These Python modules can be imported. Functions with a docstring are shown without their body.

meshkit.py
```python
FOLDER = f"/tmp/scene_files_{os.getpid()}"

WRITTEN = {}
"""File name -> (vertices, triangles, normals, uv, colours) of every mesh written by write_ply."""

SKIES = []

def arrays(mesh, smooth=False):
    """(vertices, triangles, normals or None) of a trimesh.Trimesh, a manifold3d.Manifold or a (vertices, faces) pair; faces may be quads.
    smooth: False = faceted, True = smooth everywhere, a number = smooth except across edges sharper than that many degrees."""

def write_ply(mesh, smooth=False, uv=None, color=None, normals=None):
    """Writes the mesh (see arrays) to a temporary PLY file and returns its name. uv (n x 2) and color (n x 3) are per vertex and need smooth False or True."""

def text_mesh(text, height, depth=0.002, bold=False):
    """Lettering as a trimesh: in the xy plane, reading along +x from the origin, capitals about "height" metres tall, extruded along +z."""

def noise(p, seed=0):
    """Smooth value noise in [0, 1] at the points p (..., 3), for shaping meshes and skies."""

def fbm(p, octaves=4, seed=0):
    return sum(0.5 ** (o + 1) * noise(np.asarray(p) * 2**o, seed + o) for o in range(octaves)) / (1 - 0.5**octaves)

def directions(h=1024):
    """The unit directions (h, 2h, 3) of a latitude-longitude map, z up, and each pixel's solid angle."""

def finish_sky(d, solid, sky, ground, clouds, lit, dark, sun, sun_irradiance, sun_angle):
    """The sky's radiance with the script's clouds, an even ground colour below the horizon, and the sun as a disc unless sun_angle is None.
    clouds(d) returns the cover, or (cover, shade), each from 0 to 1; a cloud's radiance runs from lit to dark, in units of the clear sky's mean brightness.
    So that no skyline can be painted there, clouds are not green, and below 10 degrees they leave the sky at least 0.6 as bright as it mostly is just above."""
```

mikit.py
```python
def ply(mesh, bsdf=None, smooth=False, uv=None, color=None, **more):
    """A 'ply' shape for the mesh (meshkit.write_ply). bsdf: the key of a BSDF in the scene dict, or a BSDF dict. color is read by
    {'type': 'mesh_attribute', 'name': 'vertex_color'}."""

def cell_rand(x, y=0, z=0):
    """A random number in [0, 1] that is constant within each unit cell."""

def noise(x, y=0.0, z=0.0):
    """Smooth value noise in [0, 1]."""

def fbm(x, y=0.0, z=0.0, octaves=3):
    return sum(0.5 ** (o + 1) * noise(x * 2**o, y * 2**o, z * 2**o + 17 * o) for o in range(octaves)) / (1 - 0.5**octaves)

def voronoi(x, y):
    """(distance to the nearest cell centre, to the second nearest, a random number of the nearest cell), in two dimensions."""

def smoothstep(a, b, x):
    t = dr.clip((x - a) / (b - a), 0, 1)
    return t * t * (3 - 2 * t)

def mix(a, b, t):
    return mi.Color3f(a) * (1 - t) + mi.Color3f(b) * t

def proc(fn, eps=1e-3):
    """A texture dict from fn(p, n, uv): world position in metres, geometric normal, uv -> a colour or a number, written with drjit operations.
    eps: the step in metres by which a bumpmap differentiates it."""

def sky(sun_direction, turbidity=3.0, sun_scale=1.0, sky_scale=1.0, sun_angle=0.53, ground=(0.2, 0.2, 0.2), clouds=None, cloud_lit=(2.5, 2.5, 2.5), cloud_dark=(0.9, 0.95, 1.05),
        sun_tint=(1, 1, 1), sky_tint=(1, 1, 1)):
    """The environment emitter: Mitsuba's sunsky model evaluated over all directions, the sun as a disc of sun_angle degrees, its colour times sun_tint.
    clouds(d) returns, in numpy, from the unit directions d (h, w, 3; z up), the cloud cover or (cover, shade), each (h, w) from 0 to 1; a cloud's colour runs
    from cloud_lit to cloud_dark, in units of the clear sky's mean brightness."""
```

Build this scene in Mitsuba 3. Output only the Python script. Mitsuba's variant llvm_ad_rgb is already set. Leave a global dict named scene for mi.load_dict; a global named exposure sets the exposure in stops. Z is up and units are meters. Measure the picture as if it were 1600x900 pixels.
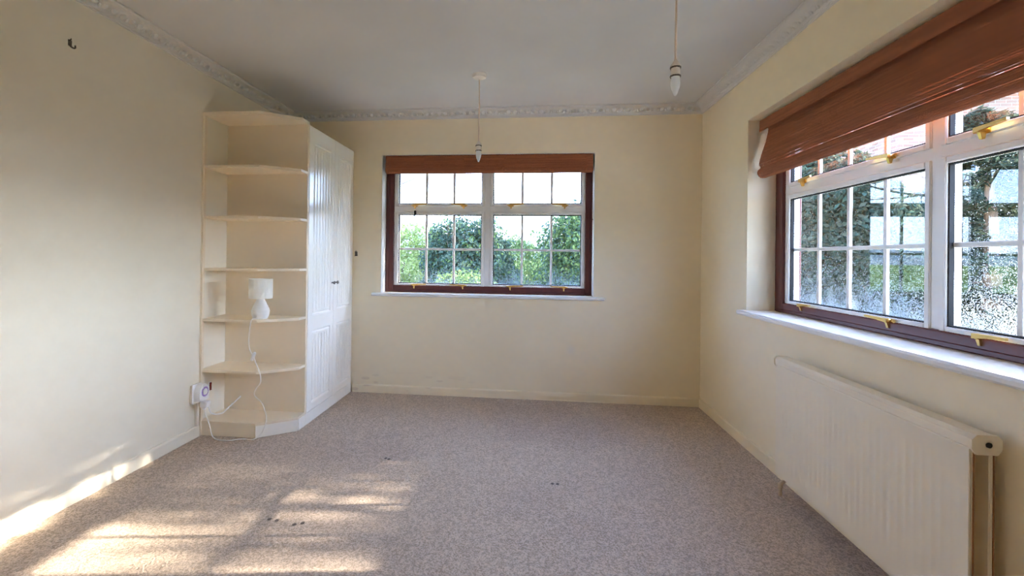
import math
import random
import numpy as np
import trimesh
import drjit as dr
import mitsuba as mi
import manifold3d as m3
import mikit
import meshkit
from mikit import proc, noise, fbm, smoothstep, mix, cell_rand

scene, labels = {}, {}
T = mi.ScalarTransform4f

# ------------------------------------------------------------------ camera, sky, exposure
exposure = 6.25
F = 740.0
CX, CY = 745.77, 399.27
FWD = np.array([-0.1097492, 0.99395186, 0.00384916])
DOWN = np.array([0.01178959, 0.00517403, -0.99991711])
EYE = np.array([0.0, 0.0, 1.15])
scene['camera'] = {
    'type': 'perspective', 'fov_axis': 'x', 'fov': math.degrees(2 * math.atan(800 / F)),
    'principal_point_offset_x': (800 - CX) / 1600, 'principal_point_offset_y': (450 - CY) / 900,
    'near_clip': 0.02, 'far_clip': 3000.0,
    'to_world': T().look_at(origin=EYE.tolist(), target=(EYE + FWD).tolist(), up=(-DOWN).tolist())}

SUN = (1.0, 0.15, 0.455)


def clouds(d):
    n = meshkit.fbm(d * np.array([3, 3, 6.0]) + 5, 4, 3)
    cover = np.clip(0.34 + 0.9 * (n - 0.5), 0, 1)
    return cover, np.clip(0.25 + 0.6 * (n - 0.5), 0, 1)


scene['sky'] = mikit.sky(SUN, turbidity=4.0, sun_scale=0.42, sky_scale=1.0, sky_tint=(0.76, 0.93, 1.42), sun_angle=0.6, ground=(0.16, 0.17, 0.13),
                         clouds=clouds, cloud_lit=(1.32, 1.60, 2.20), cloud_dark=(0.86, 1.02, 1.38), sun_tint=(0.85, 1.0, 1.32))

# ------------------------------------------------------------------ materials
M = scene


def plain(name, col, rough=0.5, spec=0.5, metallic=0.0, **kw):
    d = {'type': 'principled', 'base_color': col if isinstance(col, dict) else {'type': 'rgb', 'value': list(col)},
         'roughness': rough, 'metallic': metallic, **kw}
    if metallic == 0:
        d['specular'] = spec
    M[name] = {'type': 'twosided', 'bsdf': d}


def f_wall(p, n, uv):
    a = fbm(p.x * 1.3 + 3, p.y * 1.3, p.z * 1.3, 3)
    b = noise(p.x * 22, p.y * 22, p.z * 22)
    c = mix([0.855, 0.755, 0.555], [0.835, 0.73, 0.525], smoothstep(0.3, 0.7, a))
    c = c * (0.985 + 0.03 * b)
    # scuffs and damp stains low on the far wall, and one pale filled patch
    far = dr.select(p.y > 3.85, 1.0, 0.0)
    low = far * smoothstep(0.085, 0.05, p.z) * smoothstep(0.02, 0.2, p.x) * smoothstep(0.72, 0.5, p.x) * smoothstep(0.35, 0.6, noise(p.x * 7, p.y * 5, p.z * 40))
    c = mix(c, [0.72, 0.60, 0.38], 0.55 * low)
    sc = far * smoothstep(0.70, 0.85, noise(p.x * 11 + 7, p.y * 9, p.z * 34)) * smoothstep(0.20, 0.08, p.z) * smoothstep(-0.2, -0.9, p.x)
    c = mix(c, [0.60, 0.50, 0.38], 0.5 * sc)
    patch = smoothstep(0.045, 0.015, dr.sqrt(dr.square(p.x - 0.34) + dr.square((p.z - 0.41) * 0.8)))
    return mix(c, [0.80, 0.72, 0.58], 0.5 * patch * far)


def f_wall_left(p, n, uv):
    a = fbm(p.x * 1.3 + 3, p.y * 1.3, p.z * 1.3, 3)
    return mix([0.815, 0.765, 0.65], [0.795, 0.74, 0.62], smoothstep(0.3, 0.7, a)) * (0.985 + 0.03 * noise(p.x * 22, p.y * 22, p.z * 22))


def f_ceiling(p, n, uv):
    a = fbm(p.x * 1.7, p.y * 1.7, 4, 3)
    return mix([0.605, 0.595, 0.575], [0.57, 0.56, 0.54], smoothstep(0.3, 0.7, a))


def f_carpet(p, n, uv):
    a = noise(p.x * 260, p.y * 260)
    b = noise(p.x * 120 + 9, p.y * 120)
    m = fbm(p.x * 2.2, p.y * 2.2, 0, 3)
    c = mix([0.395, 0.312, 0.246], [0.66, 0.545, 0.445], smoothstep(0.15, 0.85, 0.62 * a + 0.38 * b))
    c = mix(c, c * mi.Color3f(0.93, 0.93, 0.95), smoothstep(0.35, 0.65, m))
    fl = smoothstep(0.9, 0.97, noise(p.x * 260 + 31, p.y * 260 + 5))
    c = mix(c, [0.60, 0.54, 0.50], 0.5 * fl)
    # pressed castor dents
    for (dx, dy) in ((-1.11, 1.955), (-1.075, 1.95), (-0.985, 1.93), (-0.955, 1.945), (-0.78, 2.62), (-0.80, 2.63), (0.13, 2.45), (0.155, 2.45)):
        r = dr.sqrt(dr.square((p.x - dx) * 1.0) + dr.square((p.y - dy) * 0.75))
        c = mix(c, [0.09, 0.075, 0.07], 0.85 * smoothstep(0.012, 0.005, r))
    return c


def f_carpet_h(p, n, uv):
    return 0.62 * noise(p.x * 260, p.y * 260) + 0.38 * noise(p.x * 120 + 9, p.y * 120)


def f_wood(p, n, uv):
    g = fbm(p.x * 6 + p.y * 6, p.z * 6 + p.y, p.x * 50, 3)
    return mix([0.085, 0.020, 0.020], [0.13, 0.034, 0.030], g)


def f_bamboo(p, n, uv):
    row = cell_rand(dr.floor(p.z * 230), dr.floor((p.x + p.y) * 3.0))
    g = noise(p.x * 40, p.y * 40, p.z * 400)
    return mix([0.235, 0.075, 0.032], [0.40, 0.14, 0.058], 0.6 * row + 0.4 * g)


def f_brick(p, n, uv):
    u = p.x + p.y
    row = dr.floor(p.z / 0.075)
    uu = u / 0.225 + 0.5 * (row - 2 * dr.floor(row / 2))
    fu, fz = uu - dr.floor(uu), p.z / 0.075 - row
    j = dr.minimum(dr.minimum(fu, 1 - fu) * 0.225, dr.minimum(fz, 1 - fz) * 0.075)
    c = mix([0.27, 0.165, 0.12], [0.38, 0.245, 0.18], cell_rand(dr.floor(uu), row))
    return mix([0.46, 0.42, 0.38], c, smoothstep(0.004, 0.007, j))


def f_roof(p, n, uv):
    return mix([0.20, 0.12, 0.10], [0.30, 0.19, 0.15], cell_rand(dr.floor((p.x + p.y) * 4), dr.floor(p.z * 5)))


def f_grass(p, n, uv):
    return mix([0.05, 0.085, 0.03], [0.11, 0.15, 0.055], fbm(p.x * 3, p.y * 3, 0, 4))


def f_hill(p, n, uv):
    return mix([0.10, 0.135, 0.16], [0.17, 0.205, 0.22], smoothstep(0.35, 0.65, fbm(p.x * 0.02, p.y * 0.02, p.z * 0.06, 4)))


plain('m_wall', proc(f_wall), 0.75, 0.25)
plain('m_wall_left', proc(f_wall_left), 0.75, 0.25)
plain('m_ceiling', proc(f_ceiling), 0.9, 0.1)
M['m_carpet'] = {'type': 'bumpmap', 'arbitrary': proc(f_carpet_h, eps=0.0012), 'scale': 0.0035,
                 'bsdf': {'type': 'twosided', 'bsdf': {'type': 'diffuse', 'reflectance': proc(f_carpet)}}}
plain('m_plaster', (0.64, 0.625, 0.60), 0.85, 0.15)
plain('m_skirting', proc(f_wall), 0.45, 0.4)
plain('m_laminate', (0.80, 0.70, 0.55), 0.36, 0.5)
plain('m_door_paint', (0.87, 0.835, 0.77), 0.22, 0.7)
plain('m_timber', proc(f_wood), 0.32, 0.5)
plain('m_upvc', (0.82, 0.82, 0.81), 0.3, 0.5)
plain('m_sill', (0.80, 0.80, 0.79), 0.25, 0.5)
plain('m_gasket', (0.02, 0.02, 0.02), 0.6, 0.3)
plain('m_brass', (0.80, 0.56, 0.20), 0.26, metallic=1.0)
plain('m_chrome', (0.22, 0.20, 0.18), 0.2, metallic=1.0)
plain('m_dark_metal', (0.10, 0.08, 0.06), 0.4, 0.5)
plain('m_bamboo', proc(f_bamboo), 0.55, 0.35)
plain('m_radiator', (0.83, 0.74, 0.57), 0.4, 0.45)
plain('m_rad_rust', (0.36, 0.17, 0.08), 0.7, 0.2)
plain('m_valve', (0.66, 0.50, 0.36), 0.45, 0.5)
plain('m_black', (0.015, 0.013, 0.012), 0.5, 0.4)
plain('m_white_plastic', (0.80, 0.80, 0.80), 0.35, 0.5)
plain('m_aged_plastic', (0.74, 0.68, 0.60), 0.4, 0.5)
plain('m_purple', (0.36, 0.25, 0.55), 0.4, 0.4)
plain('m_red', (0.16, 0.02, 0.015), 0.3, 0.5)
plain('m_ceramic', (0.84, 0.84, 0.84), 0.12, 0.6)
plain('m_shade', (0.80, 0.80, 0.75), 0.85, 0.1)
plain('m_cord', (0.82, 0.80, 0.76), 0.45, 0.4)
plain('m_flex', (0.74, 0.60, 0.48), 0.5, 0.4)
plain('m_brick', proc(f_brick), 0.9, 0.1)
plain('m_roof', proc(f_roof), 0.9, 0.1)
plain('m_grass', proc(f_grass), 1.0, 0.0)
plain('m_hill', proc(f_hill), 1.0, 0.0)
plain('m_bark', (0.17, 0.13, 0.10), 0.9, 0.1)
plain('m_render', (0.75, 0.72, 0.66), 0.9, 0.1)
M['m_glass'] = {'type': 'thindielectric', 'int_ior': 1.5}
plain('m_house_glass', (0.10, 0.13, 0.16), 0.08, 0.6)
M['m_frosted_bulb'] = {'type': 'principledthin', 'base_color': {'type': 'rgb', 'value': [0.90, 0.90, 0.90]}, 'roughness': 0.3, 'diff_trans': 1.0, 'spec_trans': 0.25, 'eta': 1.5}
M['m_mist'] = {'type': 'principledthin', 'base_color': {'type': 'rgb', 'value': [0.27, 0.32, 0.36]}, 'roughness': 0.5, 'diff_trans': 1.0, 'spec_trans': 0.0, 'eta': 1.3}
M['m_leaf'] = {'type': 'principledthin', 'base_color': {'type': 'mesh_attribute', 'name': 'vertex_color'}, 'roughness': 0.45, 'diff_trans': 0.8, 'spec_trans': 0.0, 'eta': 1.4}

# ------------------------------------------------------------------ mesh helpers
cat = trimesh.util.concatenate
_hulls = {}


def hull(pts):
    return trimesh.Trimesh(*_h(np.asarray(pts, float)), process=False)


def _h(pts):
    h = trimesh.convex.convex_hull(pts)
    return h.vertices, h.faces


def box(x0, x1, y0, y1, z0, z1, b=0.0):
    """A box with chamfered edges."""
    x0, x1, y0, y1, z0, z1 = min(x0, x1), max(x0, x1), min(y0, y1), max(y0, y1), min(z0, z1), max(z0, z1)
    if b <= 0:
        return trimesh.creation.box(bounds=[[x0, y0, z0], [x1, y1, z1]])
    b = min(b, 0.45 * min(x1 - x0, y1 - y0, z1 - z0))
    pts = []
    for i in (0, 1):
        for j in (0, 1):
            for k in (0, 1):
                c = np.array([(x0, x1)[i], (y0, y1)[j], (z0, z1)[k]])
                s = np.array([(1, -1)[i], (1, -1)[j], (1, -1)[k]]) * b
                for a in range(3):
                    q = c + s
                    q[a] = c[a]
                    pts.append(q)
    return hull(pts)


def ring(u0, u1, z0, z1, w, d0, d1, b=0.002):
    """A rectangular frame in (u, d, z); w is its bar width (left, right, bottom, top)."""
    l, r, bo, t = (w, w, w, w) if np.isscalar(w) else w
    return cat([box(u0, u0 + l, d0, d1, z0, z1, b), box(u1 - r, u1, d0, d1, z0, z1, b),
                box(u0 + l, u1 - r, d0, d1, z0, z0 + bo, b), box(u0 + l, u1 - r, d0, d1, z1 - t, z1, b)])


def lathe(prof, n=32, at=(0, 0, 0)):
    m = trimesh.creation.revolve(np.asarray(prof, float), sections=n)
    m.apply_translation(at)
    return m


def frames(P):
    t = np.gradient(P, axis=0)
    t /= np.linalg.norm(t, axis=1, keepdims=True) + 1e-12
    a = np.array([0, 0, 1.0]) if abs(t[0][2]) < 0.9 else np.array([1.0, 0, 0])
    us, vs = [], []
    u = np.cross(t[0], a)
    for i in range(len(P)):
        u = u - t[i] * (u @ t[i])
        u /= np.linalg.norm(u) + 1e-12
        us.append(u)
        vs.append(np.cross(t[i], u))
    return np.array(us), np.array(vs)


def tube(P, r, n=8):
    P = np.asarray(P, float)
    r = np.broadcast_to(np.asarray(r, float), len(P))
    us, vs = frames(P)
    an = np.arange(n) * 2 * math.pi / n
    V = (P[:, None] + r[:, None, None] * (np.cos(an)[None, :, None] * us[:, None] + np.sin(an)[None, :, None] * vs[:, None])).reshape(-1, 3)
    Fc = []
    for i in range(len(P) - 1):
        for j in range(n):
            a, b_, c, d = i * n + j, i * n + (j + 1) % n, (i + 1) * n + (j + 1) % n, (i + 1) * n + j
            Fc += [[a, b_, c], [a, c, d]]
    k = len(V)
    V = np.vstack([V, P[:1], P[-1:]])
    for j in range(n):
        Fc += [[k, (j + 1) % n, j], [k + 1, (len(P) - 1) * n + j, (len(P) - 1) * n + (j + 1) % n]]
    m = trimesh.Trimesh(V, Fc, process=False)
    if m.volume < 0:
        m.invert()
    return m


def smooth_path(P, k=8):
    from scipy.interpolate import CubicSpline
    P = np.asarray(P, float)
    s = np.r_[0, np.cumsum(np.linalg.norm(np.diff(P, axis=0), axis=1))]
    return CubicSpline(s, P)(np.linspace(0, s[-1], k * len(P)))


def prism(poly, lo, hi, axis):
    """A polygon extruded along an axis: poly in the two other axes, in order."""
    from shapely.geometry import Polygon
    m = trimesh.creation.extrude_polygon(Polygon(poly), hi - lo, engine='earcut')
    v = m.vertices.copy()
    v[:, 2] += lo
    o = {'z': [0, 1, 2], 'y': [0, 2, 1], 'x': [2, 0, 1]}[axis]
    w = np.empty_like(v)
    w[:, [0, 1]] = 0
    if axis == 'z':
        w = v
    elif axis == 'y':
        w = np.c_[v[:, 0], v[:, 2], v[:, 1]]
    else:
        w = np.c_[v[:, 2], v[:, 0], v[:, 1]]
    m = trimesh.Trimesh(w, m.faces, process=False)
    if m.volume < 0:
        m.invert()
    return m


def man(m):
    return m3.Manifold(m3.Mesh(np.asarray(m.vertices, np.float32), np.asarray(m.faces, np.uint32)))


def unman(m):
    q = m.to_mesh()
    return trimesh.Trimesh(q.vert_properties[:, :3], q.tri_verts, process=False)


# ------------------------------------------------------------------ naming helpers
used = set()


def numbered(name):
    k, i = name, 0
    while k in used:
        i += 1
        k = f'{name}_{i:03d}'
    used.add(k)
    return k


def obj(name, mesh, mat, parent=None, smooth=False, **kw):
    key = numbered((parent + '__' if parent else '') + name)
    scene[key] = mikit.ply(mesh, mat, smooth=smooth, **kw)
    return key


def thing(name, label, category, group=None):
    key = numbered(name)
    labels[key] = {'label': label, 'category': category}
    if group:
        labels[key]['group'] = group
    return key


def tag(key, label=None, category=None, group=None, kind=None):
    d = labels.setdefault(key, {})
    for a, b in (('label', label), ('category', category), ('group', group), ('kind', kind)):
        if b:
            d[a] = b
    return key


def struct(name, mesh, mat, label=None, smooth=False):
    return tag(obj(name, mesh, mat, smooth=smooth), label=label, kind='structure')


# ------------------------------------------------------------------ the room shell
XL, XR, YB, YF, ZC = -2.068, 1.336, 3.881, -1.30, 2.365
TH = 0.30
RB = (-1.245, 0.514, 0.843, 2.003)        # window recess in the far wall: x0 x1 z0 z1
RR = (0.80, 3.095, 0.843, 2.018)          # window recess in the right wall: y0 y1 z0 z1


def wall_with_hole(lo, hi, hole_lo, hole_hi):
    a = man(box(lo[0], hi[0], lo[1], hi[1], lo[2], hi[2]))
    return unman(a - man(box(hole_lo[0], hole_hi[0], hole_lo[1], hole_hi[1], hole_lo[2], hole_hi[2])))


struct('floor', box(XL - TH, XR + TH, YF - TH, YB + TH, -0.2, 0.0), 'm_carpet', 'mottled grey-brown carpet over the whole floor')
struct('ceiling', box(XL - TH, XR + TH, YF - TH, YB + TH, ZC, ZC + 0.2), 'm_ceiling', 'plain off-white ceiling')
struct('wall_left', box(XL - TH, XL, YF - TH, YB + TH, 0, ZC), 'm_wall', 'plain cream wall on the left')
scene['wall_left']['bsdf'] = {'type': 'ref', 'id': 'm_wall_left'}
struct('wall_front', box(XL, XR, YF - TH, YF, 0, ZC), 'm_wall', 'plain cream wall behind the camera')
struct('wall_back', wall_with_hole((XL, YB, 0), (XR + TH, YB + TH, ZC), (RB[0], YB - 1, RB[2]), (RB[1], YB + 1, RB[3])), 'm_wall',
       'cream far wall with the smaller window')
struct('wall_right', wall_with_hole((XR, YF - TH, 0), (XR + TH, YB, ZC), (XR - 1, RR[0], RR[2]), (XR + 1, RR[1], RR[3])), 'm_wall',
       'cream right wall with the wide window over the radiator')

# white painted reveals: thin linings of the two recesses
t_ = 0.003
obj('reveal_lining', cat([box(RB[0], RB[0] + t_, YB + 0.0005, YB + 0.12, RB[2], RB[3]), box(RB[1] - t_, RB[1], YB + 0.0005, YB + 0.12, RB[2], RB[3]),
                          box(RB[0], RB[1], YB + 0.0005, YB + 0.12, RB[3] - t_, RB[3])]), 'm_plaster', 'wall_back')
# ------------------------------------------------------------------ skirting and cornice
SK = [(0, 0), (0.009, 0), (0.009, 0.056), (0.007, 0.064), (0.003, 0.070), (0, 0.070)]
struct('baseboard_left', prism([(XL + a, b) for a, b in SK], YF, 2.79, 'y'), 'm_skirting', 'low cream skirting board along the left wall')
scene['baseboard_left']['bsdf'] = {'type': 'ref', 'id': 'm_wall_left'}
struct('baseboard_right', prism([(XR - a, b) for a, b in SK], YF, YB, 'y'), 'm_skirting', 'low cream skirting board along the right wall')
struct('baseboard_back', prism([(YB - a, b) for a, b in SK], -1.48, XR, 'x'), 'm_skirting', 'stained cream skirting board along the far wall')

CZ = 2.296
COVE = [(0, CZ), (0.007, CZ), (0.011, CZ + 0.004), (0.011, CZ + 0.009)]
for i in range(9):
    t = i / 8 * math.pi / 2
    COVE.append((0.062 - 0.047 * math.cos(t), CZ + 0.012 + 0.042 * math.sin(t)))
COVE += [(0.070, CZ + 0.056), (0.074, CZ + 0.060), (0.078, CZ + 0.062), (0.078, ZC), (0, ZC)]


def relief(lo, hi, place):
    """Raised plaster leaves along the cove."""
    out, n = [], int((hi - lo) / 0.052)
    base = trimesh.creation.icosphere(subdivisions=1, radius=1.0)
    for i in range(n):
        s = lo + (i + 0.5) * (hi - lo) / n
        for (du, d, z, a, b_, c) in ((0, 0.029, CZ + 0.041, 0.016, 0.0035, 0.019), (0.026, 0.0225, CZ + 0.031, 0.006, 0.003, 0.012)):
            v = base.vertices * [a, b_, c]
            th = 0.7
            y, z_ = v[:, 1] * math.cos(th) + v[:, 2] * math.sin(th), -v[:, 1] * math.sin(th) + v[:, 2] * math.cos(th)
            out.append(trimesh.Trimesh(place(v[:, 0] + s + du, y + d, z_ + z), base.faces, process=False))
    return cat(out)


c1 = struct('trim_1', prism([(XL + a, b) for a, b in COVE], YF, YB, 'y'), 'm_plaster', 'moulded white cornice along the left wall', smooth=40)
c2 = struct('trim_2', prism([(YB - a, b) for a, b in COVE], XL + 0.002, XR - 0.002, 'x'), 'm_plaster', 'moulded white cornice along the far wall', smooth=40)
c3 = struct('trim_3', prism([(XR - a, b) for a, b in COVE], YF, YB, 'y'), 'm_plaster', 'moulded white cornice along the right wall', smooth=40)
tag(obj('leaf_relief', relief(YF, YB - 0.08, lambda s, d, z: np.c_[XL + d, s, z]), 'm_plaster', c1, smooth=True), kind='stuff')
tag(obj('leaf_relief', relief(XL + 0.08, XR - 0.08, lambda s, d, z: np.c_[s, YB - d, z]), 'm_plaster', c2, smooth=True), kind='stuff')
tag(obj('leaf_relief', relief(YF, YB - 0.08, lambda s, d, z: np.c_[XR - d, s, z]), 'm_plaster', c3, smooth=True), kind='stuff')


# ------------------------------------------------------------------ windows, built in (u along the wall, d outwards, z)
def to_back(m):
    m = m.copy()
    m.vertices = m.vertices + [0, YB, 0]
    return m


def to_right(m):
    v = m.vertices
    return trimesh.Trimesh(np.c_[v[:, 1] + XR, v[:, 0], v[:, 2]], m.faces[:, ::-1], process=False)


def latch(u, z, d, side):
    """A brass casement fastener: side is where its lever points along u."""
    s = side
    out = [box(u - 0.022, u + 0.022, d - 0.004, d, z - 0.013, z + 0.009, 0.0015),
           tube([(u, d - 0.002, z), (u, d - 0.024, z)], 0.009, 12),
           hull([(u - s * 0.012, d - 0.016, z - 0.007), (u - s * 0.012, d - 0.028, z - 0.007), (u - s * 0.012, d - 0.016, z + 0.010), (u - s * 0.012, d - 0.028, z + 0.010),
                 (u + s * 0.045, d - 0.020, z + 0.000), (u + s * 0.045, d - 0.030, z + 0.000), (u + s * 0.045, d - 0.020, z + 0.012), (u + s * 0.045, d - 0.030, z + 0.012)]),
           hull([(u + s * 0.044, d - 0.019, z + 0.000), (u + s * 0.044, d - 0.030, z + 0.000), (u + s * 0.044, d - 0.019, z + 0.012), (u + s * 0.044, d - 0.030, z + 0.012),
                 (u + s * 0.108, d - 0.024, z + 0.004), (u + s * 0.108, d - 0.034, z + 0.004), (u + s * 0.108, d - 0.024, z + 0.013), (u + s * 0.108, d - 0.034, z + 0.013)]),
           hull([(u - 0.006, d, z - 0.008), (u + 0.006, d, z - 0.008), (u - 0.006, d - 0.020, z - 0.008), (u + 0.006, d - 0.020, z - 0.008),
                 (u - 0.005, d - 0.004, z - 0.030), (u + 0.005, d - 0.004, z - 0.030), (u - 0.005, d - 0.014, z - 0.030), (u + 0.005, d - 0.014, z - 0.030)]),
           tube([(u - s * 0.016, d - 0.003, z + 0.001), (u - s * 0.030, d - 0.010, z + 0.001)], 0.006, 8)]
    return cat(out)


def specks(u0, u1, z0, z1, d, n, rng, height, power):
    """Droplets of condensation on the outer face of a pane, thicker towards its foot."""
    out_v, out_f = [], []
    u = rng.uniform(u0 + 0.004, u1 - 0.004, n * 6)
    h = rng.exponential(height, n * 6)
    z = z0 + 0.003 + h
    w = meshkit.fbm(np.c_[u * 9, z * 9, np.full(len(u), d * 7)], 4, 5)
    keep = (z < z1 - 0.004) & (w + 0.5 * (rng.random(len(u)) - 0.5) > 0.47)
    u, z = u[keep][:n], z[keep][:n]
    r = rng.uniform(0.0006, 0.0019, len(u)) * power
    an = np.arange(6) * math.pi / 3
    k = np.arange(len(u))
    V = np.stack([u[:, None] + r[:, None] * np.cos(an) * rng.uniform(0.7, 1.3, len(u))[:, None], np.full((len(u), 6), d) + rng.uniform(0, 0.0008, len(u))[:, None],
                  z[:, None] + r[:, None] * np.sin(an) * rng.uniform(0.7, 1.6, len(u))[:, None]], -1).reshape(-1, 3)
    tri = np.array([[0, 1, 2], [0, 2, 3], [0, 3, 4], [0, 4, 5]])
    Fc = (k[:, None, None] * 6 + tri[None]).reshape(-1, 3)
    return trimesh.Trimesh(V, Fc, process=False)


def window(key, tf, rec, fr, cols, zl, zt, ncol, d0, latches, label, mist):
    used.add(key)
    tag(key, label=label, kind='structure')
    u0, u1, z0, z1 = rec
    f0, f1, g0, g1 = fr
    rng = np.random.default_rng(11 if key == 'window_1' else 12)
    A = lambda name, m, mat, parent=key, **kw: obj(name, tf(m), mat, parent, **kw)
    e = 0.004
    tim = cat([ring(u0 + 0.001, u1 - 0.001, z0 + 0.001, z1 - 0.001, (f0 - u0 + e, u1 - f1 + e, g0 - z0 + e, z1 - g1 + e), d0, d0 + 0.10, 0.004),
               ring(f0 - 0.030, f1 + 0.030, g0 - 0.030, g1 + 0.030, 0.030 + 0.010, d0 - 0.010, d0 + 0.03, 0.005)])
    A('timber_frame', tim, 'm_timber')
    df = d0 + 0.006
    bars = [ring(f0, f1, g0, g1, (cols[0][0] - 0.020 - f0, f1 - cols[-1][1] - 0.020, zl[0] - 0.020 - g0, g1 - zt[1] - 0.020), df, df + 0.065, 0.003)]
    bars.append(box((cols[0][1] + cols[1][0]) / 2 - 0.022, (cols[0][1] + cols[1][0]) / 2 + 0.022, df, df + 0.064, g0 + 0.01, g1 - 0.01, 0.003))
    for a, b_ in cols:
        bars.append(box(a - 0.03, b_ + 0.03, df, df + 0.063, zl[1] + 0.020, zt[0] - 0.020, 0.003))
    A('frame', cat(bars), 'm_upvc')
    for ci, (a, b_) in enumerate(cols):
        for name, (za, zb), nr in (('casement', zl, 2), ('toplight', zt, 1)):
            sw = 0.026
            ck = A(name, ring(a - sw, b_ + sw, za - sw, zb + sw, sw, df - 0.007, df + 0.052, 0.004), 'm_upvc')
            A('gasket', ring(a - 0.001, b_ + 0.001, za - 0.001, zb + 0.001, 0.0065, df + 0.003, df + 0.020, 0.0), 'm_gasket', ck)
            dg = df + 0.024
            nb = ncol
            us = [a + (b_ - a) * i / nb for i in range(nb + 1)]
            zs = [za + (zb - za) * i / nr for i in range(nr + 1)]
            for i in range(nb):
                for j in range(nr):
                    pv = np.array([(us[i], dg, zs[j]), (us[i + 1], dg, zs[j]), (us[i + 1], dg, zs[j + 1]), (us[i], dg, zs[j + 1])])
                    A('pane', trimesh.Trimesh(pv, [[0, 1, 2], [0, 2, 3]], process=False), 'm_glass', ck)
            for i in range(1, nb):
                A('glazing_bar', box(us[i] - 0.009, us[i] + 0.009, dg - 0.006, dg + 0.010, za + 0.001, zb - 0.001, 0.002), 'm_upvc', ck)
            for j in range(1, nr):
                A('glazing_bar', box(a + 0.001, b_ - 0.001, dg - 0.0065, dg + 0.0105, zs[j] - 0.009, zs[j] + 0.009, 0.002), 'm_upvc', ck)
            if name == 'casement' and mist[ci]:
                n, h, pw = mist[ci]
                tag(A('condensation', specks(a, b_, za, zb, dg + 0.013, n, rng, h, pw), 'm_mist', ck), kind='stuff', label='white misting on the lower glass')
            for (lu, side) in latches[ci]:
                tag(A('latch', latch(lu, za - 0.013, df - 0.007, side), 'm_brass', ck, smooth=25), label='brass lever fastener')
    return key


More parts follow.
